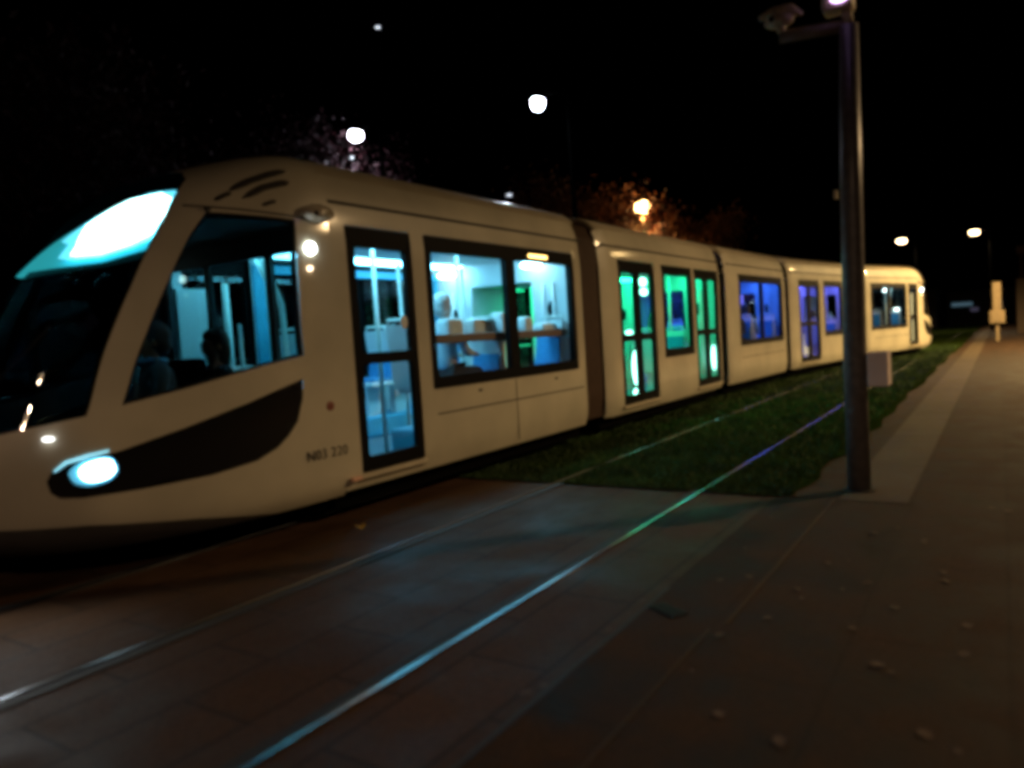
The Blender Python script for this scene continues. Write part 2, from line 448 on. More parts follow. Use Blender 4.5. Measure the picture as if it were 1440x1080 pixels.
def side_map(sd, L, round0=True, round1=True):
    def f(y, z, off=0):
        e = 0; r = .06
        if round0 and y < r: e = r - math.sqrt(max(0, r*r-(r-y)**2))
        if round1 and y > L-r: e = r - math.sqrt(max(0, r*r-(y-L+r)**2))
        return Vector((sd*(hwz(z) - e + off), y, z))
    return f

def straight_body(Mx, L, doors, wins, hue, r0=True, r1=True, groove=True, lit=1.0, label=None):
    """one straight stretch of body: shell with openings, lining, roof, floor, ceiling, doors, windows"""
    shell = MB(Mx)
    hol = [rect(a, b, .37, 2.49, .03) for a, b, _ in doors] + [rect(a, b, c, 2.49, .03) for a, b, c, _ in wins]
    for sd in (1, -1):
        f = side_map(sd, L, r0, r1)
        skin(shell, rect(0, L, .25, 2.9), hol, f, (.15,.13), flip=(sd < 0))
        lining = MB(Mx); gro = MB(Mx)
        skin(lining, rect(0.02, L-.02, .36, 2.5), hol, lambda y, z, off=0, sd=sd: Vector((sd*1.12, y, z)), (.5,.5), flip=(sd > 0), smooth=False)
        lining.build('interior_lining', M['lining'], tram)
        if groove: gro.box(*sorted((sd*(hwz(2.67)-.01), sd*(hwz(2.67)+.004))), .03, L-.03, 2.655, 2.683); gro.build('roof_seam', M['groove'], tram)
    shell.build('body_shell', M['paint'], tram)
    # roof
    prof = [(hwz(z), z) for z in (2.9,2.935,2.97,3.005,3.04,3.065,3.09,3.105,3.12,3.125)] + [(.0, 3.13)]
    prof = prof + [(-x, z) for x, z in prof[-2::-1]]
    rf = MB(Mx); ny = 12
    def rfn(u, v):
        x, z = prof[int(round(u*(len(prof)-1)))]; y = L*v; e = 0; r = .06
        if r0 and y < r: e = r - math.sqrt(max(0, r*r-(r-y)**2))
        if r1 and y > L-r: e = r - math.sqrt(max(0, r*r-(y-L+r)**2))
        return (x*(1-e/1.2), y, z-e)
    vs = []; rows = [0,.01,.03,.06] + [.06+(L-.12)*k/6 for k in range(1, 6)] + [L-.06, L-.03, L-.01, L]
    nn = len(prof)
    for y in rows: vs += [rfn(k/(nn-1), y/L) for k in range(nn)]
    fs = [(j*nn+i, (j+1)*nn+i, (j+1)*nn+i+1, j*nn+i+1) for j in range(len(rows)-1) for i in range(nn-1)]
    rf.add(vs, fs, True); rf.build('roof', M['roof'], tram)
    # floor, ceiling, underframe
    MB(Mx).box(-1.12,1.12,.01,L-.01,.30,.36).build('floor', M['floor'], tram)
    MB(Mx).box(-1.10,1.10,.01,L-.01,2.50,2.54).build('ceiling', M['ceiling'], tram)
    MB(Mx).box(-1.0,1.0,.02,L-.02,.08,.29).build('underframe', M['under'], tram)
    # luminaires
    lm = emis('luminaire_glow', hue, 21*lit)
    for x in (-.62,.62):
        lum = MB(Mx).box(x-.10,x+.10,.06,L-.35,2.462,2.499,.01).build('ceiling_luminaire', lm, tram)
    # windows
    for a, b, c, panes in wins:
        for sd in (1, -1):
            f = side_map(sd, L, False, False)
            fr = MB(Mx); skin(fr, rect(a+.003, b-.003, c+.003, 2.487, .03), [rect(p, q, max(c+.1, 1.12), 2.33, .03) for p, q in panes], f, (.3,.3), depth=.07, flip=(sd < 0), smooth=False, off=.004)
            fo = fr.build('window', M['frame'], tram)
            for p, q in panes:
                g = MB(Mx); skin(g, rect(p-.01, q+.01, max(c+.1, 1.12)-.01, 2.34), [], f, (2,2), flip=(sd < 0), smooth=False, off=-.02)
                g.build('pane', M['glass'], fo)
    for a, b, leaves in doors:
        for sd in (1, -1):
            f = side_map(sd, L, False, False)
            for p, q in leaves:
                fr = MB(Mx); skin(fr, rect(p, q, .375, 2.485, .02), [rect(p+.10, q-.07, .50, 1.30, .03), rect(p+.10, q-.07, 1.40, 2.31, .03)], f, (.3,.3), depth=.05, flip=(sd < 0), smooth=False, off=-.012)
                do = fr.build('door', M['frame'], tram)
                for z0, z1 in ((.49,1.31),(1.39,2.32)):
                    g = MB(Mx); skin(g, rect(p+.09, q-.06, z0, z1), [], f, (2,2), flip=(sd < 0), smooth=False, off=-.04)
                    g.build('pane', M['glass'], do)
                h = MB(Mx); h.tube([(sd*1.10, p+.16, 1.32), (sd*1.10, q-.12, 1.32)], .014, 8); h.build('handle', M['rail_y'], do)
            # threshold plate
            MB(Mx).box(*sorted((sd*1.19, sd*1.215)), a-.02, b+.02, .325, .362, .006).build('door_sill', M['roof'], tram)

def portal(Mx, y, mat_=None, disc=True, toward=-1):
    # end wall with opening: two columns with a dark round speaker opening and a header
    mb = MB(Mx)
    for s in (-1, 1):
        # column flares out towards the top, like a tapered fairing
        x_in_b, x_in_t = .56, .50
        a = [(s*1.11, y, .36), (s*x_in_b, y, .36), (s*x_in_t, y, 2.2), (s*1.11, y, 2.2)]
        b = [(p[0]*1.0, y+.10, p[2]) for p in a]
        mb.add(a+b, [(0,1,2,3),(7,6,5,4),(0,4,5,1),(1,5,6,2),(2,6,7,3),(3,7,4,0)])
        for k in range(2):   # vertical pleats
            xx = s*(.68+.16*k); mb.tube([(xx, y-.015*1, .4), (xx, y-.015, 2.15)], .022, 8)
    mb.box(-1.11,1.11,y,y+.10,2.2,2.5)
    po = mb.build('gangway_portal', mat_ or M['lining'], tram)
    if disc:
        for s in (-1, 1):
            d = MB(Mx); d.ellipsoid((s*.80, y-.02, 1.80), (.065,.012,.115), 18, 8); d.build('speaker_hole', M['lens'], po)
    return po

def seat(Mx, x, y, face, base=.36):
    """double seat: shells, cushions; face=+1 looks to +y"""
    sh = MB(Mx)
    sh.box(x-.22, x+.22, y-.20, y+.20, base+.36, base+.42, .02)
    yb = y-face*.22
    sh.add([(x-.22,yb-.02,base+.40),(x+.22,yb-.02,base+.40),(x+.22,yb+.03,base+.40),(x-.22,yb+.03,base+.40),
            (x-.18,yb-.02-face*.12,base+1.05),(x+.18,yb-.02-face*.12,base+1.05),(x+.18,yb+.03-face*.12,base+1.05),(x-.18,yb+.03-face*.12,base+1.05)],
           [(3,2,1,0),(4,5,6,7),(0,1,5,4),(1,2,6,5),(2,3,7,6),(3,0,4,7)])
    s_ = sh.build('seat', M['seatshell'], tram)
    c = MB(Mx); c.box(x-.20,x+.20,y-.17,y+.20,base+.421,base+.47,.02)
    yc = yb+face*.045
    c.add([(x-.19,yc-.015,base+.46),(x+.19,yc-.015,base+.46),(x+.19,yc+.02,base+.46),(x-.19,yc+.02,base+.46),
           (x-.16,yc-.015-face*.10,base+.95),(x+.16,yc-.015-face*.10,base+.95),(x+.16,yc+.02-face*.10,base+.95),(x-.16,yc+.02-face*.10,base+.95)],
          [(3,2,1,0),(4,5,6,7),(0,1,5,4),(1,2,6,5),(2,3,7,6),(3,0,4,7)])
    c.build('cushion', M['seat'], s_)
    h = MB(Mx); z = base+1.08; h.tube([(x-.17,yb-face*.12,z-.06),(x-.15,yb-face*.13,z+.02),(x+.15,yb-face*.13,z+.02),(x+.17,yb-face*.12,z-.06)], .016, 8); h.build('grab_handle', M['rail_y'], s_)
    MB(Mx).box(x-.05,x+.05,y-.12,y+.10,base,base+.37).build('pedestal', M['seatshell'], s_)
def pole(Mx, x, y, bend=0, z0=.36):
    MB(Mx).tube([(x,y,z0),(x,y,1.9),(x+bend*.3,y,2.2),(x+bend,y,2.47)] if bend else [(x,y,z0),(x,y,2.47)], .022, 10).build('grab_pole', M['rail_y'], tram)

def bellows(MA, LA, MBx, mt, dark=False):
    """accordion between end of frame A (y=LA) and start of frame B (y=0)"""
    mb = MB(); n = 11 if not dark else 7
    prof = [(1.10,.30),(1.13,.6),(1.13,2.5),(1.09,2.75),(1.0,2.92),(.8,3.02),(.4,3.06),(0,3.07)]
    prof = prof + [(-x,z) for x, z in prof[-2::-1]]
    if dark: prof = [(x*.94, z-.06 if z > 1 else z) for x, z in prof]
    rows = []
    for k in range(n):
        t = k/(n-1); ins = .045 if k % 2 else 0.0
        row = []
        for x, z in prof:
            xx = x - math.copysign(ins, x) if abs(x) > .05 else x
            ov = .115 if dark else .01
            p = (MA @ Vector((xx, LA-ov, z-ins*.6))).lerp(MBx @ Vector((xx, ov, z-ins*.6)), t)
            row.append(p)
        rows.append(row)
    nn = len(prof); vs = [p for r_ in rows for p in r_]
    mb.add(vs, [(j*nn+i, (j+1)*nn+i, (j+1)*nn+i+1, j*nn+i+1) for j in range(n-1) for i in range(nn-1)])
    mb.build('bellows', mt, tram)
    # gangway tunnel walls and floor plate
    tn = MB()
    for s in (-1, 1):
        a = [MA @ Vector((s*.58, LA-.12, .36)), MBx @ Vector((s*.58, .12, .36)), MBx @ Vector((s*.52, .12, 2.2)), MA @ Vector((s*.52, LA-.12, 2.2))]
        tn.add(a, [(0,1,2,3)])
    a = [MA @ Vector((-.6, LA-.12, .33)), MA @ Vector((.6, LA-.12, .33)), MBx @ Vector((.6, .12, .33)), MBx @ Vector((-.6, .12, .33))]
    tn.add(a, [(0,1,2,3)])
    tn.build('gangway_tunnel', M['lining'], tram)

# ---- outlines on the nose surface, in (angle, height)
WIN = [(.937,1.168),(.947,1.372),(.962,1.627),(.974,2.004),(.975,2.322),(.991,2.498),(1.202,2.49),(1.433,2.482),(1.459,1.973),(1.48,1.414),(1.303,1.332),(1.115,1.239)]
WS = [(0,1.0),(.3,1.02),(.579,1.052),(.71,1.085),(.839,1.121),(.841,1.298),(.846,1.614),(.846,1.944),(.831,2.243),(.802,2.501),(.736,2.676),(.664,2.788),(.5,2.88),(.25,2.93),(0,2.945)]
WSP = WS + [(-a, z) for a, z in WS[-2:0:-1]]
BLK = [(1.471,1.22),(1.473,1.079),(1.457,.908),(1.43,.81),(1.395,.73),(1.331,.66),(1.199,.617),(.996,.603),(.83,.603),(.765,.62),(.742,.66),(.738,.735),(.755,.79),(.80,.83),(.951,.875),(1.129,.972),(1.309,1.093)]
LMP = [(.800,.775),(.835,.835),(.902,.857),(.936,.833),(.947,.75),(.919,.689),(.861,.666),(.815,.69)]
def chaikin(p, n=1):
    for _ in range(n):
        q = []
        for i in range(len(p)):
            a, b = p[i], p[(i+1) % len(p)]
            q += [(a[0]*.8+b[0]*.2, a[1]*.8+b[1]*.2), (a[0]*.2+b[0]*.8, a[1]*.2+b[1]*.8)]
        p = q
    return p
LMP = chaikin(LMP, 2); BLK = [(1.474,1.232)] + BLK[1:]
mir = lambda poly: [(-a, z) for a, z in poly[::-1]]
def inset(poly, k):
    cx = sum(p[0] for p in poly)/len(poly); cz = sum(p[1] for p in poly)/len(poly)
    return [(cx+(a-cx)*k, cz+(z-cz)*k) for a, z in poly]

disp_m = emis('destination_glow', (.55,.98,1.0), 60)
disp_edge = emis('display_edge_glow', (.16,.66,.86), 8)
head_m = emis('headlight_glow', (.72,.97,1.0), 12)
head_e = emis('headlight_bowl_glow', (.10,.42,.60), 1.0)
white_l = emis('white_marker_glow', (.9,1,1), 16)
amber_l = emis('amber_marker_glow', (1,.75,.5), 4)

def nose(Mx, front=True):
    wrap = lambda th, z, off=0: nose_pt(th, z, off)
    sh = MB(Mx)
    skin(sh, rect(-PI/2, PI/2, .22, 3.13), [WSP, WIN, mir(WIN), BLK, mir(BLK)], wrap, (.06,.06))
    sh.build('nose_shell', M['paint'], tram)
    bs = MB(Mx); skin(bs, [(-1.35,.222),(1.35,.222),(1.1,.33),(.8,.42),(.4,.48),(0,.50),(-.4,.48),(-.8,.42),(-1.1,.33)], [], wrap, (.08,.05), off=.004); bs.build('nose_shade_band', M['nose_shade'], tram)  # shade of the undercut nose painted as a dark band
    # roof crown closing the top slice
    rt = MB(Mx); ring = [nose_pt(-PI/2+PI*k/24, 3.13) for k in range(25)]
    rt.add(ring, [tuple(range(25))]); rt.build('roof', M['roof'], tram)
    g = MB(Mx); skin(g, WSP, [], wrap, (.08,.08), off=-.004)
    ws = g.build('windscreen', M['wsglass'], tram)
    # black glazing border round the windscreen
    bd = MB(Mx); skin(bd, WSP, [inset(WSP, .985)], wrap, (.06,.06), off=-.012); bd.build('windscreen_border', M['frame'], ws)
    for poly in (WIN, mir(WIN)):
        fr = MB(Mx); skin(fr, poly, [inset(poly, .965)], wrap, (.05,.06), off=-.003, depth=.04); fo = fr.build('cab_window', M['frame'], tram)
        g = MB(Mx); skin(g, inset(poly, .985), [], wrap, (.08,.08), off=-.010); g.build('pane', M['cabglass'], fo)
    for sgn in (1, -1):
        B_ = BLK if sgn > 0 else mir(BLK); L_ = LMP if sgn > 0 else mir(LMP)
        b = MB(Mx); skin(b, B_, [L_], wrap, (.06,.05), off=-.006, depth=.02); bo = b.build('side_panel', M['black'], tram)
        bk = MB(Mx); skin(bk, L_, [], wrap, (.04,.04), off=-.05); ho = bk.build('headlight', head_e if front else M['silverlamp'], tram)
        bb = MB(Mx); skin(bb, [(a+(.012 if sgn > 0 else -.012), z) for a, z in inset(L_, .74)], [], wrap, (.04,.04), off=-.035); bb.build('bulb', head_m if front else M['silverlamp'], ho)
        cl = MB(Mx); skin(cl, L_, [], wrap, (.05,.05), off=-.004); cl.build('lens', M['glass'], ho)
        # daytime light bar above the lamp
        pts = [(.765,.795),(.80,.842),(.86,.868),(.92,.885)]
        dl = MB(Mx); dl.tube([nose_pt(sgn*a, z, .004) for a, z in pts], [.006,.010,.010,.006], 8)
        dl.build('light_bar', emis('bar_glow', (.3,.8,1.0), 1.1) if front else M['silverlamp'], ho)
        # gill slots
        for k, pts in enumerate([[(.993,2.59),(1.02,2.63),(1.051,2.664)],[(1.028,2.676),(1.103,2.763),(1.2,2.83),(1.324,2.883)],[(1.13,2.616),(1.213,2.715),(1.3,2.76),(1.369,2.784)],[(1.25,2.57),(1.29,2.60),(1.32,2.615)]]):
            r_ = (.022,.036,.032,.018)[k]; pp = []
            for (a0, z0), (a1, z1) in zip(pts[:-1], pts[1:]):
                pp += [nose_pt(sgn*(a0+(a1-a0)*q/3), z0+(z1-z0)*q/3, -r_*.45) for q in range(3)]
            pp.append(nose_pt(sgn*pts[-1][0], pts[-1][1], -r_*.45)); nn_ = len(pp)
            gs = MB(Mx); gs.tube(pp, [r_*(.45+.55*min(1, 2.2*math.sin(PI*q/(nn_-1)))) for q in range(nn_)], 8); gs.build('air_slot', M['groove'], tram)
        # seam over the cab window
        sm = MB(Mx); sm.tube([nose_pt(sgn*(.848+(1.54-.848)*k/14), 2.548-.05*k/14, .000) for k in range(15)], .008, 6); sm.build('seam', M['groove'], tram)
        # side marker lamps on the pillar behind the cab window
        for (a, z, r_, mt, nm) in ((1.499,2.26,.052,white_l,'side_lamp'),(1.498,2.10,.022,amber_l,'marker_lamp')):
            c = nose_pt(sgn*a, z, .012)
            MB(Mx).ellipsoid(c, (.022, r_, r_*.92), 16, 10).build(nm, mt, tram)
        c = nose_pt(sgn*.741, 1.0, .006)
        MB(Mx).ellipsoid(c, (.055,.03,.014), 14, 8).build('marker_lamp', emis('front_marker_glow', (.95,.98,1), 3 if front else 0), tram)
        c = nose_pt(sgn*1.513, 2.545, .03)
        cp = MB(Mx).ellipsoid((c.x, c.y+.06, c.z), (.075,.19,.075), 18, 12, warp=lambda d: 1-.25*max(0, d.y)).build('camera_pod', M['podpaint'], tram)
        MB(Mx).ellipsoid((c.x+sgn*.05, c.y-.03, c.z-.01), (.02,.03,.024), 12, 8).build('pod_lens', M['lens'], cp)
        for dy, dz in ((0,0),):
            MB(Mx).box(*sorted((c.x-sgn*.01, c.x+sgn*.028)), .02, .13, .33, .365, .006).build('side_reflector', mat('amber_reflector', (.7,.42,.30), .3), tram)
    # destination display behind the windscreen
    dp = MB(Mx); skin(dp, [(-.84,2.33),(-.575,2.24),(0,2.24),(.575,2.24),(.84,2.33),(.80,2.60),(.60,2.80),(0,2.86),(-.60,2.80),(-.80,2.60)], [], wrap, (.1,.08), off=-.16)
    bk_ = MB(Mx); skin(bk_, [(-.95,2.30),(-.6,2.235),(0,2.235),(.6,2.235),(.95,2.30),(.95,2.60),(.70,2.90),(0,2.95),(-.70,2.90),(-.95,2.60)], [], wrap, (.1,.08), off=-.20)
    bk_.build('display_light_stop', M['cabdark'], tram)  # opaque backing added to keep the display's glow out of the cab
    do = dp.build('display_housing', emis('housing_backlight', (.05,.55,.62), 3.2), tram)
    for s in (1,):
        poly = [(.30,2.27),(.40,2.245),(.575,2.245),(.708,2.30),(.80,2.38),(.77,2.56),(.64,2.76),(.45,2.85),(.16,2.87),(.16,2.42),(.27,2.38)]
        if s < 0: poly = mir(poly)
        p2 = MB(Mx); skin(p2, poly, [], wrap, (.1,.08), off=-.11); p3_ = p2.build('destination_display', disp_edge if front else M['cabdark'], do)
        core = [(.38,2.33),(.40,2.262),(.575,2.262),(.69,2.318),(.765,2.40),(.735,2.56),(.62,2.72),(.45,2.79),(.24,2.76),(.26,2.52)]
        p4 = MB(Mx); skin(p4, core, [], wrap, (.1,.08), off=-.09); p4.build('display_core', disp_m if front else M['cabdark'], do)
    # cab interior: desk, rear partition, driver's seat
    dk = MB(Mx); skin(dk, [(-1.45,.5),(1.45,.5),(1.45,1.0),(-1.45,1.0)], [], wrap, (.1,.1), off=-.10)
    dk.box(-.6,.6,-1.9,-1.4,.75,.98,.04); dk.box(-.5,.5,-1.9,-1.3,.36,.75,.03); dk.build('driver_desk', M['cabdark'], tram)
    pt_ = MB(Mx); pt_.box(-1.12,1.12,-.02,.03,.36,1.12); pt_.box(-1.12,1.12,-.02,.03,2.30,2.52)
    for x in (-1.10,-.45,.42,1.08): pt_.box(x-.03,x+.03,-.02,.03,1.12,2.30)
    po = pt_.build('cab_partition', M['cabdark'], tram)
    MB(Mx).box(-1.07,1.05,.0,.008,1.12,2.30).build('pane', M['glass'], po)
    MB(Mx).tube([(-.56,.74,2.42),(-.56,.80,2.25),(-.56,.93,1.95),(-.56,.95,1.4),(-.56,.95,.4)], .034, 10).build('curved_grab_rail', M['rail_y'], tram)
    MB(Mx).box(-1.10,-1.04,.04,.47,.36,2.15,.02).build('side_screen', M['lining'], tram)
    MB(Mx).tube([(-.92,.52,.4),(-.92,.52,2.2)], .035, 10).build('grab_pole', M['rail_y'], tram)
    MB(Mx).tube([(-.30,.19,.36),(-.30,.19,1.75)], .018, 8).build('grab_pole', M['rail_y'], tram)
    MB(Mx).box(-.78,-.48,.13,.85,1.28,1.34,.015).build('luggage_ledge', M['seatshell'], tram)
    MB(Mx).box(-.78,-.48,.15,.83,.36,1.279,.01).build('ledge_cupboard', M['bluepanel'], tram)
    fl = MB(Mx); ring = [nose_pt(-PI/2+PI*k/24, .36, 0) for k in range(25)]
    ring = [Vector((p.x*.93, p.y*.93-.01, 0)) for p in ring]
    fl.add([p+Vector((0,0,.36)) for p in ring]+[p+Vector((0,0,.31)) for p in ring], [tuple(range(25)), tuple(range(49,24,-1))]+[(k,k+25,k+26,k+1) for k in range(24)]); fl.build('floor', M['cabdark'], tram)
    MB(Mx).box(-1.0,1.0,-1.0,-.01,2.50,2.54).build('ceiling', M['cabdark'], tram)
    MB(Mx).add([p*.85+Vector((0,0,.29)) for p in ring]+[p*.85+Vector((0,0,.10)) for p in ring], [tuple(range(25)), tuple(range(49,24,-1))]+[(k,k+25,k+26,k+1) for k in range(24)]).build('underframe', M['under'], tram)
    ds = MB(Mx); ds.box(-.25,.25,-1.15,-.65,.75,.86,.04); ds.box(-.24,.24,-.68,-.56,.86,1.45,.05); ds.box(-.08,.08,-.98,-.82,.36,.76); ds.build('driver_seat', M['cabdark'], tram)
    # wipers
    wp = MB(Mx); wp.tube([nose_pt(.1, 1.02, .02), nose_pt(.45, 1.25, .02), nose_pt(.62, 1.7, .02)], .010, 6); wp.build('wiper', M['frame'], ws)

CAB_DOOR = [(.17, 1.01, [(.18, 1.00)])]
CAB_WIN = [(1.20, 4.19, 1.0, [(1.29,2.60),(2.78,4.09)])]
MID_DOORS = lambda k: [(.48*k, 1.80*k, [(.50*k,1.135*k),(1.145*k,1.78*k)]), (3.60*k, 4.90*k, [(3.62*k,4.245*k),(4.255*k,4.88*k)])]
MID_WIN = lambda k: [(2.10*k, 3.47*k, .98, [(2.2*k,3.37*k)])]
S1 = frame_mat(-5.8, YN, 0)
CY = (.20,.72,1.0)
straight_body(S1, 4.5, CAB_DOOR, CAB_WIN, CY, r0=False, lit=1.0)
nose(S1, True)
portal(S1, 4.28)

def joint(x, y, ang): return x, y, ang
# section frames follow the bend of the track (side line points measured on the near side)
def side_frame(sx, sy, deg):
    a = R(deg); n = Vector((math.cos(a), -math.sin(a)))      # to the right of heading
    c = Vector((sx, sy)) - n*1.2
    return frame_mat(c.x, c.y, a), a
S2, a2 = side_frame(-4.60, 9.50, .5); L2 = 5.12
S3, a3 = side_frame(-4.55, 15.03, 2.5); L3 = 4.08
S4, a4 = side_frame(-4.36, 19.52, 8.0); L4 = 5.77
s5x, s5y = -3.49, 25.66
a5 = R(14); n5 = Vector((math.cos(a5), -math.sin(a5))); t5 = Vector((math.sin(a5), math.cos(a5)))
c5 = Vector((s5x, s5y)) - n5*1.2 + t5*4.5
S5 = frame_mat(c5.x, c5.y, a5+PI)
GR = (.02,1.0,.42); BL = (.04,.16,1.0); VI = (.16,.16,1.0); TE = (.35,.75,.85)
straight_body(S2, L2, MID_DOORS(1), MID_WIN(1), GR, lit=1.0)
straight_body(S3, L3, [], [(.62, 3.72, 1.0, [(.72,2.12),(2.22,3.62)])], BL, lit=.85)
straight_body(S4, L4, MID_DOORS(L4/L2), MID_WIN(L4/L2), VI, lit=.75)
straight_body(S5, 4.5, CAB_DOOR, CAB_WIN, TE, r0=False, lit=.16)
nose(S5, False)
S5e = S5 @ Matrix.Translation((0, 4.5, 0)) @ Matrix.Rotation(PI, 4, 'Z')
bellows(S1, 4.5, S2, M['bellows'])
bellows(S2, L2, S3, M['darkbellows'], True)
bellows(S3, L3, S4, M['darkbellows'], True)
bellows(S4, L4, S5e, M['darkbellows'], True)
for Mx, y in ((S2,.12),(S2,L2-.22),(S3,.12),(S3,L3-.22),(S4,.12),(S4,L4-.22)): portal(Mx, y)
portal(S5, 4.28)

# joints in the skirt panels of the first section, fleet number, latches, stickers
for sd in (1, -1):
    pl = MB(S1)
    x0, x1 = sorted((sd*1.1985, sd*1.2025))
    pl.box(x0, x1, 1.24, 4.3, .752, .766); pl.box(x0, x1, 2.66, 2.672, .30, .752); pl.box(x0, x1, 2.66, 2.672, .766, .99)
    for y in (1.97, 3.58): pl.box(*sorted((sd*1.199, sd*1.204)), y-.035, y+.035, .915, .94, .003)
    pl.build('skirt_joint', M['groove'], tram)
for Mx, L in ((S3, L3), (S5, 4.5)):
    for sd in (1, -1): MB(Mx).box(*sorted((sd*1.1985, sd*1.2025)), .7, L-.5 if L > 4.2 else L-.3, .752, .764).build('skirt_joint', M['groove'], tram)
fc = bpy.data.curves.new('fleet_number', 'FONT'); fc.body = 'N03 220'; fc.size = .115; fc.extrude = .002; fc.space_character = 1.1
fo = bpy.data.objects.new('fleet_number', fc); fo.data.materials.append(M['text']); COL.objects.link(fo)
bpy.context.view_layer.update()
me = bpy.data.meshes.new_from_object(fo); bpy.data.objects.remove(fo)
fm = bpy.data.objects.new('fleet_number', me); link(fm, tram)
fm.location = (1.2+.004-.002, 4.02-5.0, .575); fm.rotation_euler = (R(90), 0, R(90))
# small emblem beside the number
MB(S1).ellipsoid((1.1995, -.14, .99), (.004,.045,.04), 14, 8).build('emblem', mat('emblem_red', (.22,.06,.04), .5), tram)
st = MB(S1); st.ellipsoid((1.172, .87, 1.66), (.003,.05,.065), 18, 8); st.build('door_sticker', M['sticker'], tram)
# small amber destination strip in the head of the rear window pane
MB(S1).box(1.199,1.206,3.10,3.52,2.375,2.415,.004).build('line_display', emis('amber_display', (1.0,.62,.18), 5), tram)
# orange/brown ledge bar behind the glass, seats, poles
MB(S1).box(1.02,1.07,1.22,4.2,1.44,1.53,.01).build('waist_rail', M['brown'], tram)
for sd in (-1, 1):
    for y, fc_ in ((1.55,1),(2.45,-1),(2.95,1),(3.85,-1)):
        seat(S1, sd*.82, y, fc_, .60)
    MB(S1).box(*sorted((sd*.55, sd*1.12)), 1.25, 4.15, .36, .60, .02).build('seat_podium', M['bluepanel'], tram)
MB(S1).box(-1.118,-1.06,1.2,4.25,2.34,2.44,.01).build('window_valance', M['bluepanel'], tram)
MB(S1).box(-1.118,-1.09,1.02,1.19,.4,2.44,.005).build('wall_panel', M['bluepanel'], tram)
MB(S1).box(-1.118,-1.09,4.19,4.27,.4,2.44,.005).build('wall_panel', M['bluepanel'], tram)
for y0_, y1_, zt_ in ((1.78,2.06,1.70),(2.24,2.62,1.69),(2.78,3.12,1.76),(3.30,3.5,1.70),(3.72,4.1,1.62)):
    MB(S1).box(.80,.98,y0_,y1_,1.50,zt_,.05).build('headrest', M['headrest'], tram)
MB(S1).box(.98,1.05,1.25,1.33,1.70,1.95,.01).build('alarm_box', M['redcloth'], tram)
MB(S1).box(-1.08,-1.05,2.0,2.1,1.9,2.05).build('notice', M['sticker'], tram)
# vestibule opposite the first door
MB(S1).box(-1.10,-.55,1.00,1.20,.36,1.15,.03).build('vestibule_screen', M['bluepanel'], tram)
MB(S1).box(-.40,.45,.06,.22,.36,.80,.02).build('equipment_locker', M['bluepanel'], tram)
lk = MB(S1); lk.box(-.42,.47,.04,.25,.80,.84,.01); lk.build('locker_top', M['seatshell'], tram)
pole(S1, .55, 1.18); pole(S1, -.55, 1.18); pole(S1, -.35, .65, -.25); pole(S1, -.05, .35)
pole(S1, .45, 2.7, z0=.36); pole(S1, -.45, 2.7); pole(S1, -.45, 4.0)
for k, Mx, L in ((1, S2, L2), (2, S4, L4)):
    kk = L/L2
    for x, y in ((-.5,.9),(.5,1.9),(-.5,2.1),(-.5,3.4),(.5,3.5),(.4,4.4)): pole(Mx, x, y*kk)
    for y, f_ in ((2.35,1),(3.15,-1)):
        seat(Mx, -.85, y*kk, f_); seat(Mx, .85, y*kk, f_)
for y, f_ in ((.75,1),(1.65,-1),(2.35,1),(3.3,-1)):
    seat(S3, .82, y, f_, .55); seat(S3, -.82, y, f_, .55)
for sd in (-1, 1): MB(S3).box(*sorted((sd*.5, sd*1.12)), .5, 3.6, .36, .55, .02).build('seat_podium', M['bluepanel'], tram)
pole(S3, .4, 2.0); pole(S3, -.4, 2.0)
for y, f_ in ((1.6,1),(2.5,-1),(3.2,1)):
    seat(S5, .82, y, f_, .55); seat(S5, -.82, y, f_, .55)
pole(S5, -.5, 1.15); pole(S5, .5, 1.15)
# small bright ovals in the coloured sections
gw = emis('reflection_glow_green', (.35,1,.75), 7)  # added glow imitating lights reflected in the door glass
for Mx, x, y, z, rx, ry, rz in ((S2,1.06,1.24,.88,.02,.13,.27),(S2,1.06,1.20,.50,.02,.10,.06),(S2,1.06,4.90,.84,.02,.13,.24),(S2,1.0,1.80,2.22,.04,.12,.07),(S2,1.0,1.82,2.06,.04,.11,.06),(S2,.9,1.4,1.43,.03,.12,.03)):
    MB(Mx).ellipsoid((x,y,z), (rx,ry,rz), 14, 10).build('glow_oval', gw, tram)
sg = emis('spot_glow_cyan', (.6,.95,1), 14)
for x in (-.78, .62):
    MB(S1).ellipsoid((x, 4.10, 2.40), (.16,.10,.05), 14, 8).build('glow_oval', sg, tram)
ww = emis('reflection_glow_white', (.8,1,1), 7)  # added glow imitating white reflections in the windows
for Mx, x, y, z, rx, ry, rz in ((S5,-.9,2.1,2.28,.06,.30,.06),(S5,-1.0,1.55,1.62,.03,.22,.04),(S4,.9,.9,2.2,.04,.12,.08)):
    MB(Mx).ellipsoid((x,y,z), (rx,ry,rz), 14, 10).build('glow_oval', ww, tram)

# headlight beam: the lamp's own light
def spot(name, loc, tgt, col, power, ang, blend, parent, size=.06):
    ld = bpy.data.lights.new(name, 'SPOT'); ld.energy = power; ld.color = col; ld.spot_size = R(ang); ld.spot_blend = blend; ld.shadow_soft_size = size
    o = bpy.data.objects.new(name, ld); link(o, parent)
    d = Vector(tgt)-Vector(loc); o.rotation_euler = d.to_track_quat('-Z', 'Y').to_euler()
    o.location = Vector(loc) - root_loc(parent); return o
spot('headlight_beam', (-4.93,1.86,.76), (-4.55,1.62,.0), (.85,.93,.95), 18, 115, .8, tram)
spot('headlight_beam', (-6.67,1.86,.76), (-7.0,1.5,.0), (.75,.95,1.0), 26, 125, .8, tram)

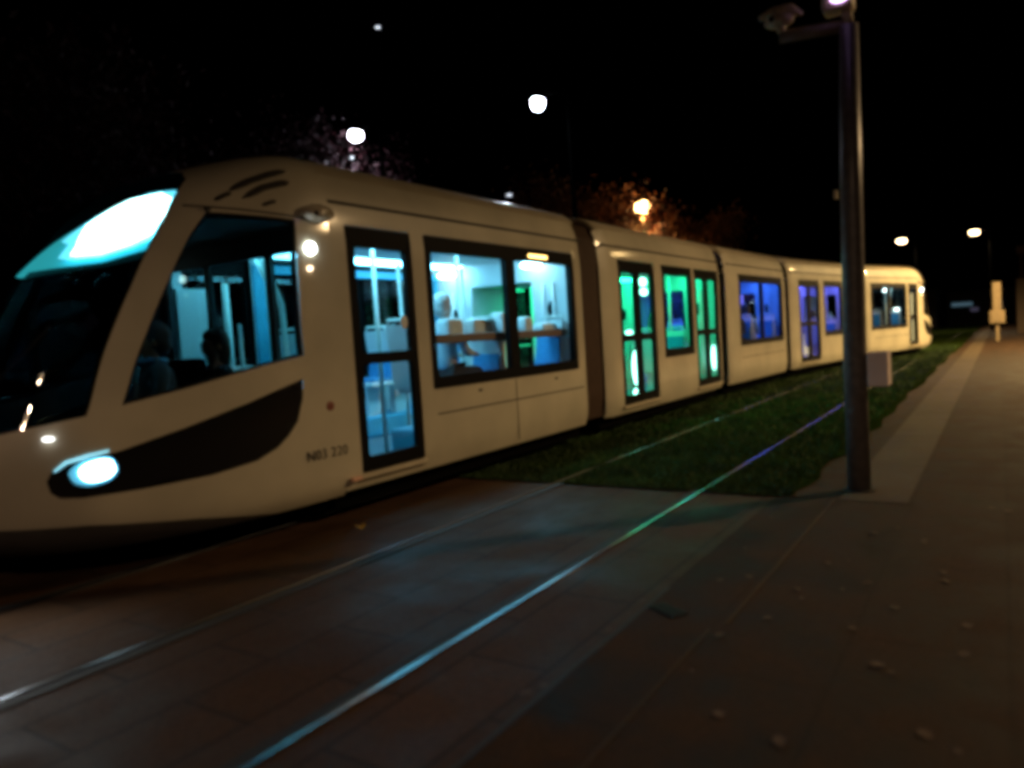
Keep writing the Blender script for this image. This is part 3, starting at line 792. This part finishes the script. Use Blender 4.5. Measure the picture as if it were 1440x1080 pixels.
# ------------------------------------------------------------------ people
def person(loc, rz, pose='sit', hair=None, top=None, legs=None, label='', hairlong=False, scarf=None):
    """skinned body: pose sit or stand, facing -y before rotation; origin at seat/floor point"""
    root = empty('person', loc, rz)
    sit = pose == 'sit'
    hip = .50 if sit else .93
    def skel(scale, which):
        v = []; e = []; r = []
        def add(p, rad, par=None):
            v.append(p); r.append(rad*scale[0]+scale[1]); i = len(v)-1
            if par is not None: e.append((par, i))
            return i
        pel = add((0,0,hip), .135)
        if which in ('body', 'top'):
            w1 = add((0,.01,hip+.18), .125, pel); ch = add((0,.015,hip+.36), .145, w1); nk0 = add((0,.005,hip+.50), .085, ch)
            if which == 'body':
                nk = add((0,-.01,hip+.57), .052, nk0); h0 = add((0,-.02,hip+.64), .075, nk); h1 = add((0,-.02,hip+.72), .092, h0); h2 = add((0,-.01,hip+.79), .078, h1)
                add((0,-.115,hip+.70), .014, h1)
            for s in (-1, 1):
                sh = add((s*.17,.01,hip+.46), .062, nk0)
                if sit: el = (s*.23,-.06,hip+.22); wr = (s*.15,-.29,hip+.19); hd = (s*.12,-.37,hip+.18); dirs = (0,-1,-.1)
                else: el = (s*.25,.03,hip+.18); wr = (s*.26,-.05,hip-.06); hd = (s*.26,-.07,hip-.14); dirs = (0,-.15,-1)
                a = add(el, .044, sh); b = add(wr, .030, a)
                if which == 'body':
                    c = add(hd, .034, b); D = Vector(dirs)
                    for k in range(4):
                        o_ = Vector(((k-1.5)*.018, 0, 0)); ln = (.062,.075,.07,.055)[k]
                        p1 = Vector(hd)+o_+D*ln*.6; p2 = Vector(hd)+o_+D*ln+Vector((0,0,-.02 if sit else 0))
                        f1 = add(tuple(p1), .0085, c); add(tuple(p2), .0075, f1)
                    add((hd[0]-s*.045, hd[1]-.01, hd[2]-.01), .0095, c)
        if which in ('body', 'legs'):
            for s in (-1, 1):
                th = add((s*.09,-.02,hip-.02), .088, pel)
                if sit: kn = (s*.11,-.44,hip+.0); an = (s*.11,-.46,hip-.42); ft = (s*.12,-.60,hip-.46)
                else: kn = (s*.10,-.02,.50); an = (s*.10,.02,.09); ft = (s*.11,-.14,.04)
                a = add(kn, .062, th); b = add(an, .042, a)
                if which == 'body': add(ft, .035, b)
        return v, e, r
    def mk(name, which, scale, mt, parent):
        v, e, r = skel(scale, which)
        me = bpy.data.meshes.new(name); me.from_pydata(v, e, []); me.materials.append(mt)
        o = bpy.data.objects.new(name, me); link(o, parent)
        sk = o.modifiers.new('skin', 'SKIN'); ss = o.modifiers.new('sub', 'SUBSURF'); ss.levels = 1; ss.render_levels = 2
        for i, rad in enumerate(r):
            d = me.skin_vertices[0].data[i]; d.radius = (rad, rad*.92); d.use_root = (i == 0)
        for p in me.polygons: p.use_smooth = True
        sk.use_smooth_shade = True
        return o
    mk('body', 'body', (1, 0), M['skin'], root)
    mk('jacket', 'top', (1, .014), top, root)
    mk('trousers', 'legs', (1, .012), legs or M['darkcloth'], root)
    mbh = MB()
    def wrp(d):
        k = 1.0
        if d.y < -.35 and d.z < .35: k = .82
        return k
    hr = random.Random(int(loc[1]*100))
    mbh.ellipsoid((0,.02,hip+.745), (.108,.122,.12), 28, 20, lambda d: wrp(d)*(1+.05*math.sin(9*d.x+3*d.z)*math.cos(8*d.y)+hr.uniform(-.03,.03)))
    mbh.ellipsoid((0,.055,hip+.69), (.098,.085,.09), 20, 12, lambda d: 1+hr.uniform(-.05,.05))
    if hairlong: mbh.ellipsoid((0,.06,hip+.64), (.10,.075,.15), 16, 10)
    mbh.build('hair', hair, root, org=(0,0,0))
    ft = MB()
    for s in (-1, 1):
        ft.ellipsoid((s*.034,-.098,hip+.725), (.013,.008,.009), 8, 6)
    ft.tube([(-.025,-.100,hip+.665),(0,-.106,hip+.662),(.025,-.100,hip+.665)], .005, 6)
    ft.build('eyes_and_mouth', M['darkhair'], root, org=(0,0,0))
    er = MB()
    for s in (-1, 1): er.ellipsoid((s*.095,-.005,hip+.70), (.012,.022,.032), 8, 6)
    er.build('ears', M['skin'], root, org=(0,0,0))
    if scarf:
        sc_ = MB(); 
        pts = [(.085*math.cos(t), .075*math.sin(t)-.005, hip+.555) for t in [2*PI*k/14 for k in range(15)]]
        sc_.tube(pts, .035, 8, cap=False); sc_.build('scarf', scarf, root, org=(0,0,0))
    tag(root, label, 'person'); return root
person((-5.55,3.95,.33), R(-5), 'sit', M['darkhair'], M['darkcloth'], label='dark haired driver in dark clothes sitting in the front cab', hairlong=True)
person((-5.33,3.27,.38), R(-20), 'sit', M['greycloth'], M['greycloth'], label='person in grey cap and pale blue scarf beside the dark haired driver', scarf=M['blueshirt'])
person((-5.05,6.45,.62), R(180), 'sit', M['whitehair'], M['seatshell'], label='white haired passenger in a pale coat seated behind the first large window')
def in_sec(Mx, x, y, z, rz, **k):
    p = Mx @ Vector((x,y,z)); ang = Mx.to_euler().z
    return person(p, rz+ang, **k)
in_sec(S3, .72, 1.65, .55, 0, pose='sit', hair=M['darkhair'], top=M['darkcloth'], label='dark clothed passenger seated in the blue lit section, left pane')
in_sec(S3, .72, 2.45, .55, R(180), pose='sit', hair=M['darkhair'], top=M['blueshirt'], label='passenger in blue top seated in the blue lit section, right pane')
in_sec(S2, -.2, 1.0, .36, R(120), pose='stand', hair=M['darkhair'], top=M['redcloth'], label='standing passenger in red behind the first green lit door')
in_sec(S2, .1, 4.5, .36, R(80), pose='stand', hair=M['darkhair'], top=M['greycloth'], label='standing passenger in grey behind the second green lit door')
in_sec(S4, .72, 2.45*L4/L2, .36, R(180), pose='sit', hair=M['darkhair'], top=M['darkcloth'], label='dark clothed passenger seated behind the violet lit window')

# ------------------------------------------------------------------ street lamps
def street_lamp(x, y, h, col, power, em, rad, label, group, ry=None, arm=(-.9,0), flat=1.0, pole_mat=None, has_light=True):
    root = empty('street_lamp', (x-arm[0], y-arm[1], 0))
    px, py = x-arm[0], y-arm[1]
    p = MB(); p.tube([(px,py,0),(px,py,h*.5),(px,py,h+.05)], [.085,.07,.05], 12); p.tube([(px,py,0),(px,py,.5)], .11, 12)
    pm = pole_mat or M['lamppole']
    p.build('pole', pm, root)
    a = MB(); a.tube([(px,py,h),(px+arm[0]*.4,py+arm[1]*.4,h+.16),(x,y,h+.17)], .035, 8); a.build('arm', pm, root)
    hd = MB(); hd.ellipsoid((x,y,h+.13), (.30,.17,.09), 16, 8, warp=lambda d: 1 if d.z > -.1 else .8); ho = hd.build('lamp_head', pm, root)
    e = MB(); e.ellipsoid((x,y,h), (rad, rad if ry is None else ry, rad*flat), 18, 12); e.build('lamp_lens', emis('lamp_glow', col, em), ho)
    if has_light:
        ld = bpy.data.lights.new('lamp_light', 'SPOT'); ld.energy = power; ld.color = col; ld.shadow_soft_size = rad*.6; ld.spot_size = R(158); ld.spot_blend = .35
        lo = bpy.data.objects.new('lamp_light', ld); link(lo, root); lo.location = (x-px, y-py, h-rad-.12)
    tag(root, label, 'street lamp', group); return root
WH = (.80,.88,1.0); SO = (1.0,.60,.22)
GL = 'street lamps around the tram stop'
street_lamp(-15.16, 15.94, 7.45, (.85,.85,1.0), 110, 30, .20, 'round white street lamp glowing beside red leaves above the tram front', GL, flat=.85)
street_lamp(-9.99, 17.33, 7.52, WH, 160, 30, .17, 'round white street lamp shining alone highest above the tram roof', GL, flat=1.15)
street_lamp(-13.12, 31.37, 6.85, SO, 2200, 30, .32, 'orange street lamp glowing among leaves above the second tram section', GL, flat=.9)
street_lamp(-5.95, 61.7, 6.74, (1,.72,.42), 900, 20, .30, 'far orange street lamp above the last tram section', GL, ry=.2, flat=.45)
street_lamp(-1.47, 61.98, 6.8, (1,.70,.38), 900, 20, .30, 'far orange street lamp to the right, above the pale post', GL, ry=.2, flat=.45)
street_lamp(-11.9, 13.5, 8.8, WH, 5, 1.2, .06, 'tiny dim glint, built as an added lamp, high in the black sky, topmost of all', GL, flat=.5)  # these three small lamps are added, standing in for faint glints
street_lamp(-20.86, 21.56, 8.8, WH, 5, 3.0, .12, 'tiny white glint, built as an added lamp, just below the round white lamp by the red leaves', GL, flat=.4)
street_lamp(-16.12, 25.3, 7.1, WH, 5, 1.2, .12, 'tiny dim glint, built as an added lamp, just above the roof of the first tram section', GL, flat=.4)
# sodium lamps of the stop on the platform side (out of frame to the right and behind)
street_lamp(5.5, 33.0, 7.5, (1,.66,.26), 18000, 30, .25, 'sodium street lamp over the far end of the platform', GL, arm=(-1.2,0))
street_lamp(6.0, 14.8, 7.5, (1,.66,.32), 3200, 30, .22, 'sodium street lamp beside the middle of the platform', GL, arm=(-1.2,0))
street_lamp(3.5, -7.5, 7.5, (1,.66,.42), 980, 30, .22, 'sodium street lamp behind the photographer', GL, arm=(-1.2,0))

# ------------------------------------------------------------------ foreground post with camera, violet lamp and box
PX, PY = -1.025, 6.76
post = empty('signal_post', (PX, PY, 0))
tag(post, 'tall grey steel post at the platform edge carrying a side arm and violet lamp', 'post')
p = MB(); p.tube([(PX,PY,-.0),(PX,PY,1.0),(PX+.02,PY,2.4),(PX+.045,PY,3.78)], [.092,.090,.083,.070], 28); p.build('pole', M['galv'], post)
MB().tube([(PX,PY,.0),(PX,PY,.012)], .13, 20).build('base_plate', M['iron'], post)
dv = Vector((-.84,-.54,0))
a = MB(); A0 = Vector((PX+.07,PY+.03,3.79)); A1 = Vector((-1.50,6.67,3.795))
a.tube([A0, A1], .055, 4); a.build('arm', mat('arm_grey', (.30,.25,.22), .5, var=.2, vscale=12), post)
MB().box(PX-.11,PX-.085,PY-.03,PY+.03,2.42,2.49,.004).build('label_plate', M['cam_white'], post)
hd = MB(); hd.box(PX-.14,PX+.09,PY-.10,PY+.10,3.90,4.12,.03); hd.tube([(PX+.045,PY,3.78),(PX+.03,PY,3.92)], .04, 12)
ho = hd.build('lamp_housing', M['cam_white'], post)
e = MB(); e.ellipsoid((PX+.0,PY-.09,3.985), (.075,.05,.05), 16, 10); e.build('lamp_lens', emis('violet_glow', (.72,.45,1.0), 4.5), ho)
ld = bpy.data.lights.new('lamp_light', 'POINT'); ld.energy = .03; ld.color = (.6,.35,1); ld.shadow_soft_size = .06
lo = bpy.data.objects.new('lamp_light', ld); link(lo, post); lo.location = (.03,-.25,3.98)
# CCTV camera on the arm
cc = empty('security_camera', (A1.x+.02, A1.y, A1.z+.03)); tag(cc, 'beige dome shaped security camera standing on the side arm of the grey post', 'security camera')
cx_, cy__, cz_ = cc.location
b = MB(); b.ellipsoid((cx_, cy__, cz_+.10), (.135,.09,.062), 20, 12, warp=lambda d: 1-.22*max(0, d.x)); b.build('housing', M['cam_white'], cc)
b = MB(); b.tube([(cx_,cy__,cz_),(cx_,cy__,cz_+.05)], [.03,.045], 12); b.build('mount', M['cam_white'], cc)
b = MB(); b.ellipsoid((cx_-.055, cy__-.075, cz_+.105), (.028,.02,.026), 14, 8); b.build('lens', M['lens'], cc)
b = MB(); b.tube([(cx_-.17,cy__-.03,cz_+.15),(cx_-.05,cy__-.02,cz_+.172),(cx_+.08,cy__,cz_+.165),(cx_+.17,cy__,cz_+.11)], [.02,.05,.05,.015], 10); b.build('sunshield', M['cam_white'], cc)
# pale box strapped to the post
bx = empty('post_box', (PX+.19, PY+.02, .87)); tag(bx, 'small pale pinkish box fixed to the right side of the grey post', 'box')
b = MB(); b.box(PX+.10,PX+.255,PY-.09,PY+.13,.87,1.15,.012); b.build('case', M['white'], bx)
b = MB(); b.box(PX+.08,PX+.101,PY-.03,PY+.05,.93,.96); b.box(PX+.08,PX+.101,PY-.03,PY+.05,1.06,1.09); b.build('bracket', M['galv'], bx)

# far post with a box, far column
fp = empty('ticket_post', (-.16, 40, 0)); tag(fp, 'pale tall post with a wide box at its foot far down the platform', 'post')
b = MB(); b.box(-.33,-.01,39.85,40.15,1.35,2.60,.03); b.box(-.22,-.10,39.94,40.06,0,1.4); b.build('column', M['stone'], fp)
b = MB(); b.box(-.46,.12,39.8,40.2,.78,1.36,.04); b.build('cabinet', M['stone'], fp)
b = MB(); b.box(-.36,.02,39.78,39.80,.88,1.24); b.build('front_panel', M['stone'], fp)
fc2 = empty('advertising_column', (1.05, 50, 0)); tag(fc2, 'dim tall slim column at the right edge beyond the pale post', 'column')
b = MB(); b.box(.7,1.4,49.8,50.2,0,3.0,.03); b.build('panel', mat('dim_panel', (.05,.03,.02), .7), fc2)
b = MB(); b.tube([(.95,50,3.0),(.95,50,4.6)], .06, 8); b.box(.75,1.15,49.9,50.1,4.35,4.75,.02); b.build('mast', mat('dim_mast', (.09,.05,.04), .7), fc2)

# far low building with dim lit windows, a parked car
def building(x0, x1, y, h, label, wins):
    r_ = empty('low_building', ((x0+x1)/2, y, 0)); tag(r_, label, 'building')
    b = MB(); b.box(x0,x1,y,y+8,0,h); b.build('wall', M['build'], r_)
    b = MB(); b.box(x0-.3,x1+.3,y-.4,y+8.3,h,h+.25); b.build('roof', M['tin'], r_)
    for (wx, wz, ww_, wh, col, st_) in wins:
        f = MB(); f.box(wx-.06,wx+ww_+.06,y-.04,y-.005,wz-.06,wz+wh+.06); fo = f.build('window', M['tin'], r_)
        g = MB(); g.box(wx,wx+ww_,y-.06,y-.045,wz,wz+wh); g.build('pane', emis('dim_window', col, st_), fo)
building(-14, -5.2, 82, 3.4, 'far low dark building behind the end of the tram', [(-7.6,1.9,1.6,.5,(.4,.7,.9),.12),(-11,1.5,1,.7,(.5,.6,.8),.05)])
building(-4.6, 6, 88, 3.2, 'far low dark building with faint windows beside the pale post', [(-4.2,1.9,1.8,.35,(.35,.65,.85),.13),(-2.6,1.3,.7,.4,(.6,.55,.9),.05),(-.9,1.4,1.0,.9,(.5,.55,.6),.04),(1.6,1.4,.5,.5,(.3,.4,.9),.06)])
car = empty('parked_car', (-6.2, 58, 0)); tag(car, 'dark blue car parked far away beyond the end of the tram', 'car')
b = MB(); b.box(-8.2,-4.2,57.2,58.9,.35,.85,.12); 
b.add([(-7.4,57.3,.85),(-4.9,57.3,.85),(-4.9,58.8,.85),(-7.4,58.8,.85),(-6.9,57.45,1.42),(-5.4,57.45,1.42),(-5.4,58.65,1.42),(-6.9,58.65,1.42)], [(4,5,6,7),(0,1,5,4),(1,2,6,5),(2,3,7,6),(3,0,4,7)]); b.build('body', M['car'], car)
for x in (-7.5,-4.95):
    for y in (57.22, 58.88):
        b = MB(); b.tube([(x,y-.1,.32),(x,y+.1,.32)], .32, 16); b.build('wheel', M['tyre'], car)
b = MB(); b.box(-6.7,-5.6,57.36,57.42,.95,1.33); b.build('window', M['black'], car)

# ------------------------------------------------------------------ trees
def tree(x, y, h, cr, crz, zc, leaf, label, n=5200, seed=1, kind='tree', trunk_r=.18, size=.11):
    rnd = random.Random(seed); root = empty('tree', (x,y,0))
    b = MB(); top = Vector((x+rnd.uniform(-.3,.3), y+rnd.uniform(-.3,.3), zc))
    b.tube([(x,y,0),(x+.05,y,h*.3),top], [trunk_r,trunk_r*.75,trunk_r*.35], 10)
    tips = []
    for k in range(13):
        a = 2*PI*k/13+rnd.uniform(-.3,.3); z0 = h*.3+(zc-h*.3)*rnd.random()
        p0 = Vector((x,y,z0)); d = Vector((math.cos(a), math.sin(a), 0))
        p1 = p0 + d*cr*.45 + Vector((0,0,crz*.35)); p2 = p0 + d*cr*rnd.uniform(.7,.95) + Vector((0,0,crz*rnd.uniform(.2,.8)))
        b.tube([p0,p1,p2], [trunk_r*.4,trunk_r*.22,.02], 7); tips += [p1,p2]
        for q in range(3):
            a2_ = a+rnd.uniform(-.9,.9); p3 = p1 + Vector((math.cos(a2_), math.sin(a2_), rnd.uniform(-.2,.8)))*cr*.4
            b.tube([p1,p3], [trunk_r*.16,.012], 5); tips.append(p3)
    b.build('trunk', M['bark'], root)
    # clumps of leaves round the limb tips
    for k in range(14):
        a = rnd.uniform(0,2*PI); rr_ = math.sqrt(rnd.random())*.9; tips.append(Vector((x+cr*rr_*math.cos(a), y+cr*rr_*math.sin(a), zc+crz*rnd.uniform(-.7,.8)*math.sqrt(max(.05,1-rr_*rr_)))))
    vs = []; fs = []
    for i in range(n):
        c = rnd.choice(tips); s = cr*.19
        p = c + Vector((rnd.gauss(0,s), rnd.gauss(0,s), rnd.gauss(0,s*.8)))
        if p.z < 1.8: continue
        u = Vector((rnd.gauss(0,1), rnd.gauss(0,1), rnd.gauss(0,1))).normalized(); w_ = u.cross(Vector((rnd.gauss(0,1), rnd.gauss(0,1), rnd.gauss(0,1)))).normalized()
        l_ = size*rnd.uniform(.6,1.4); k = len(vs)
        vs += [p-u*l_, p-w_*l_*.45, p+u*l_, p+w_*l_*.45]; fs.append((k,k+1,k+2,k+3))
    MB().add(vs, fs).build('crown', leaf, root)
    tag(root, label, 'tree', 'trees beyond the tram'); return root
tree(-17.6, 16.6, 8, 2.7, 1.8, 6.2, M['leaf_red'], 'dark red leaved tree beside the round white lamp above the tram front', 15000, 11, size=.085)
tree(-18.8, 8.6, 11, 3.8, 3.4, 6.8, M['leaf_red'], 'tall dim reddish tree behind the tram at the far left', 15000, 12, size=.11)
tree(-15.6, 31.2, 8, 3.3, 1.7, 6.2, M['leaf_orange'], 'autumn orange tree lit by the orange lamp above the second tram section', 20000, 13, size=.10)
tree(-12.2, 34.6, 7, 2.2, 1.3, 5.4, M['leaf_orange'], 'smaller orange leaved tree right of the orange lamp', 11000, 14, size=.10)

# ------------------------------------------------------------------ fallen leaves, drain
LV = [(-1.37,4.12),(-1.24,4.24),(-.99,3.66),(-.9,3.99),(-.47,4.03),(-.28,4.54),(-.3,4.69),(-.61,3.68),(-.46,3.32),(-.16,3.91),(-1.63,3.21),(-1.62,2.57),(-1.65,2.48),(-1.64,3.64),(-1.13,3.36),(-.67,2.56),(-.25,2.82),(-.74,4.21),(-.74,5.4),(.01,6.29),(-.44,7.71),(-1.66,8.09),(-.16,3.57),(-.91,2.65),(-.89,4.64),(-.95,4.12),(-.62,5.59),(-.44,5.33),(-.09,6.35),(-1.58,3.01),(-.64,4.36)]
def leaf_mesh(seed):
    rnd = random.Random(seed); n = 9; vs = []; fs = []
    prof = [.0,.35,.8,.62,1.0,.7,.75,.4,.03]
    for i in range(n):
        t = i/(n-1); w_ = prof[i]*.5; z = .10+.22*math.sin(t*PI)*rnd.uniform(.7,1.2)
        vs += [(-w_, t-.5, z+.16*prof[i]*rnd.random()), (0, t-.5, z*.5), (w_, t-.5, z+.16*prof[i]*rnd.random())]
    for i in range(n-1):
        q = i*3; fs += [(q,q+1,q+4,q+3),(q+1,q+2,q+5,q+4)]
    vs += [(0,-.5,.05),(.02,-.75,.03),(.03,-.5,.05)]; k = len(vs); fs.append((k-3,k-2,k-1))
    me = bpy.data.meshes.new('fallen_leaf'); me.from_pydata(vs, [], fs); me.materials.append(M['leaf_dry']); return me
lms = [leaf_mesh(k) for k in range(4)]
rnd = random.Random(9)
extra = [(rnd.uniform(-1.55,.0)*.95, rnd.uniform(2.2,9)) for _ in range(12)] + [(rnd.uniform(-4.6,-1.9), rnd.uniform(2.4,6.2)) for _ in range(4)]
base_leaf = None; leaves = []
for i, (x, y) in enumerate(LV+extra):
    s = rnd.uniform(.035,.075) if i < len(LV) else rnd.uniform(.02,.05)
    if base_leaf is None:
        o = bpy.data.objects.new('fallen_leaf', lms[0]); link(o); base_leaf = o
    else:
        o = base_leaf.copy(); o.data = lms[i % 4]; COL.objects.link(o)
    o.location = (x, y, .001); o.rotation_euler = (rnd.uniform(-.1,.1), rnd.uniform(-.1,.1), rnd.uniform(0,6.28)); o.scale = (s*rnd.uniform(.6,1.1),s,s*rnd.uniform(.12,.3))
    zone = ('beside the iron drain grate' if math.hypot(x+1.47, y-3.57) < .45 else 'between the rails and the tram' if x < -1.8 else 'on the dark joint along the trackbed' if x < -1.45 else 'near the foot of the grey post' if y > 5.2 else
            'along the pale joint line' if abs(x+1.15) < .22 else 'in the darkest near corner of the paving' if y < 3.0 else 'in the middle of the dark pavement' if x < -.55 else 'toward the right edge of the pavement')
    tag(o, '', 'leaf', 'fallen leaves on the paving'); leaves.append((math.hypot(x, y), zone, o))
ORD = ['nearest','second nearest','third nearest','fourth nearest','fifth nearest','sixth nearest','seventh nearest','eighth nearest','ninth nearest','tenth nearest','eleventh nearest','twelfth nearest','thirteenth nearest','fourteenth nearest','fifteenth nearest','sixteenth nearest','seventeenth nearest','eighteenth nearest']
cnt = {}
for d_, zone, o in sorted(leaves, key=lambda q: q[0]):
    k = cnt.get(zone, 0); cnt[zone] = k+1
    o['label'] = '%s of the brown leaves %s' % (ORD[min(k, 17)], zone)
yl = bpy.data.objects.new('fallen_leaf', lms[1].copy()); yl.data.materials[0] = M['leaf_yellow']; link(yl)
yl.location = (-4.335,4.28,.001); yl.scale = (.09,.09,.09); yl.rotation_euler = (0,0,1.0); tag(yl, 'bright yellow leaf fallen between the two tracks by the tram', 'leaf')
dr = MB(); dr.box(-.10,.10,-.05,.05,-.004,.004,.002)
for k in range(6): dr.box(-.085+k*.03,-.07+k*.03,-.04,.04,.004,.007)
o = dr.build('drain_grate', M['iron'], None, org=(0,0,0)); o.location = (-1.47,3.57,0); o.rotation_euler = (0,0,R(-30)); tag(o, 'small dark iron drain grate set in the pavement near the rail', 'drain')
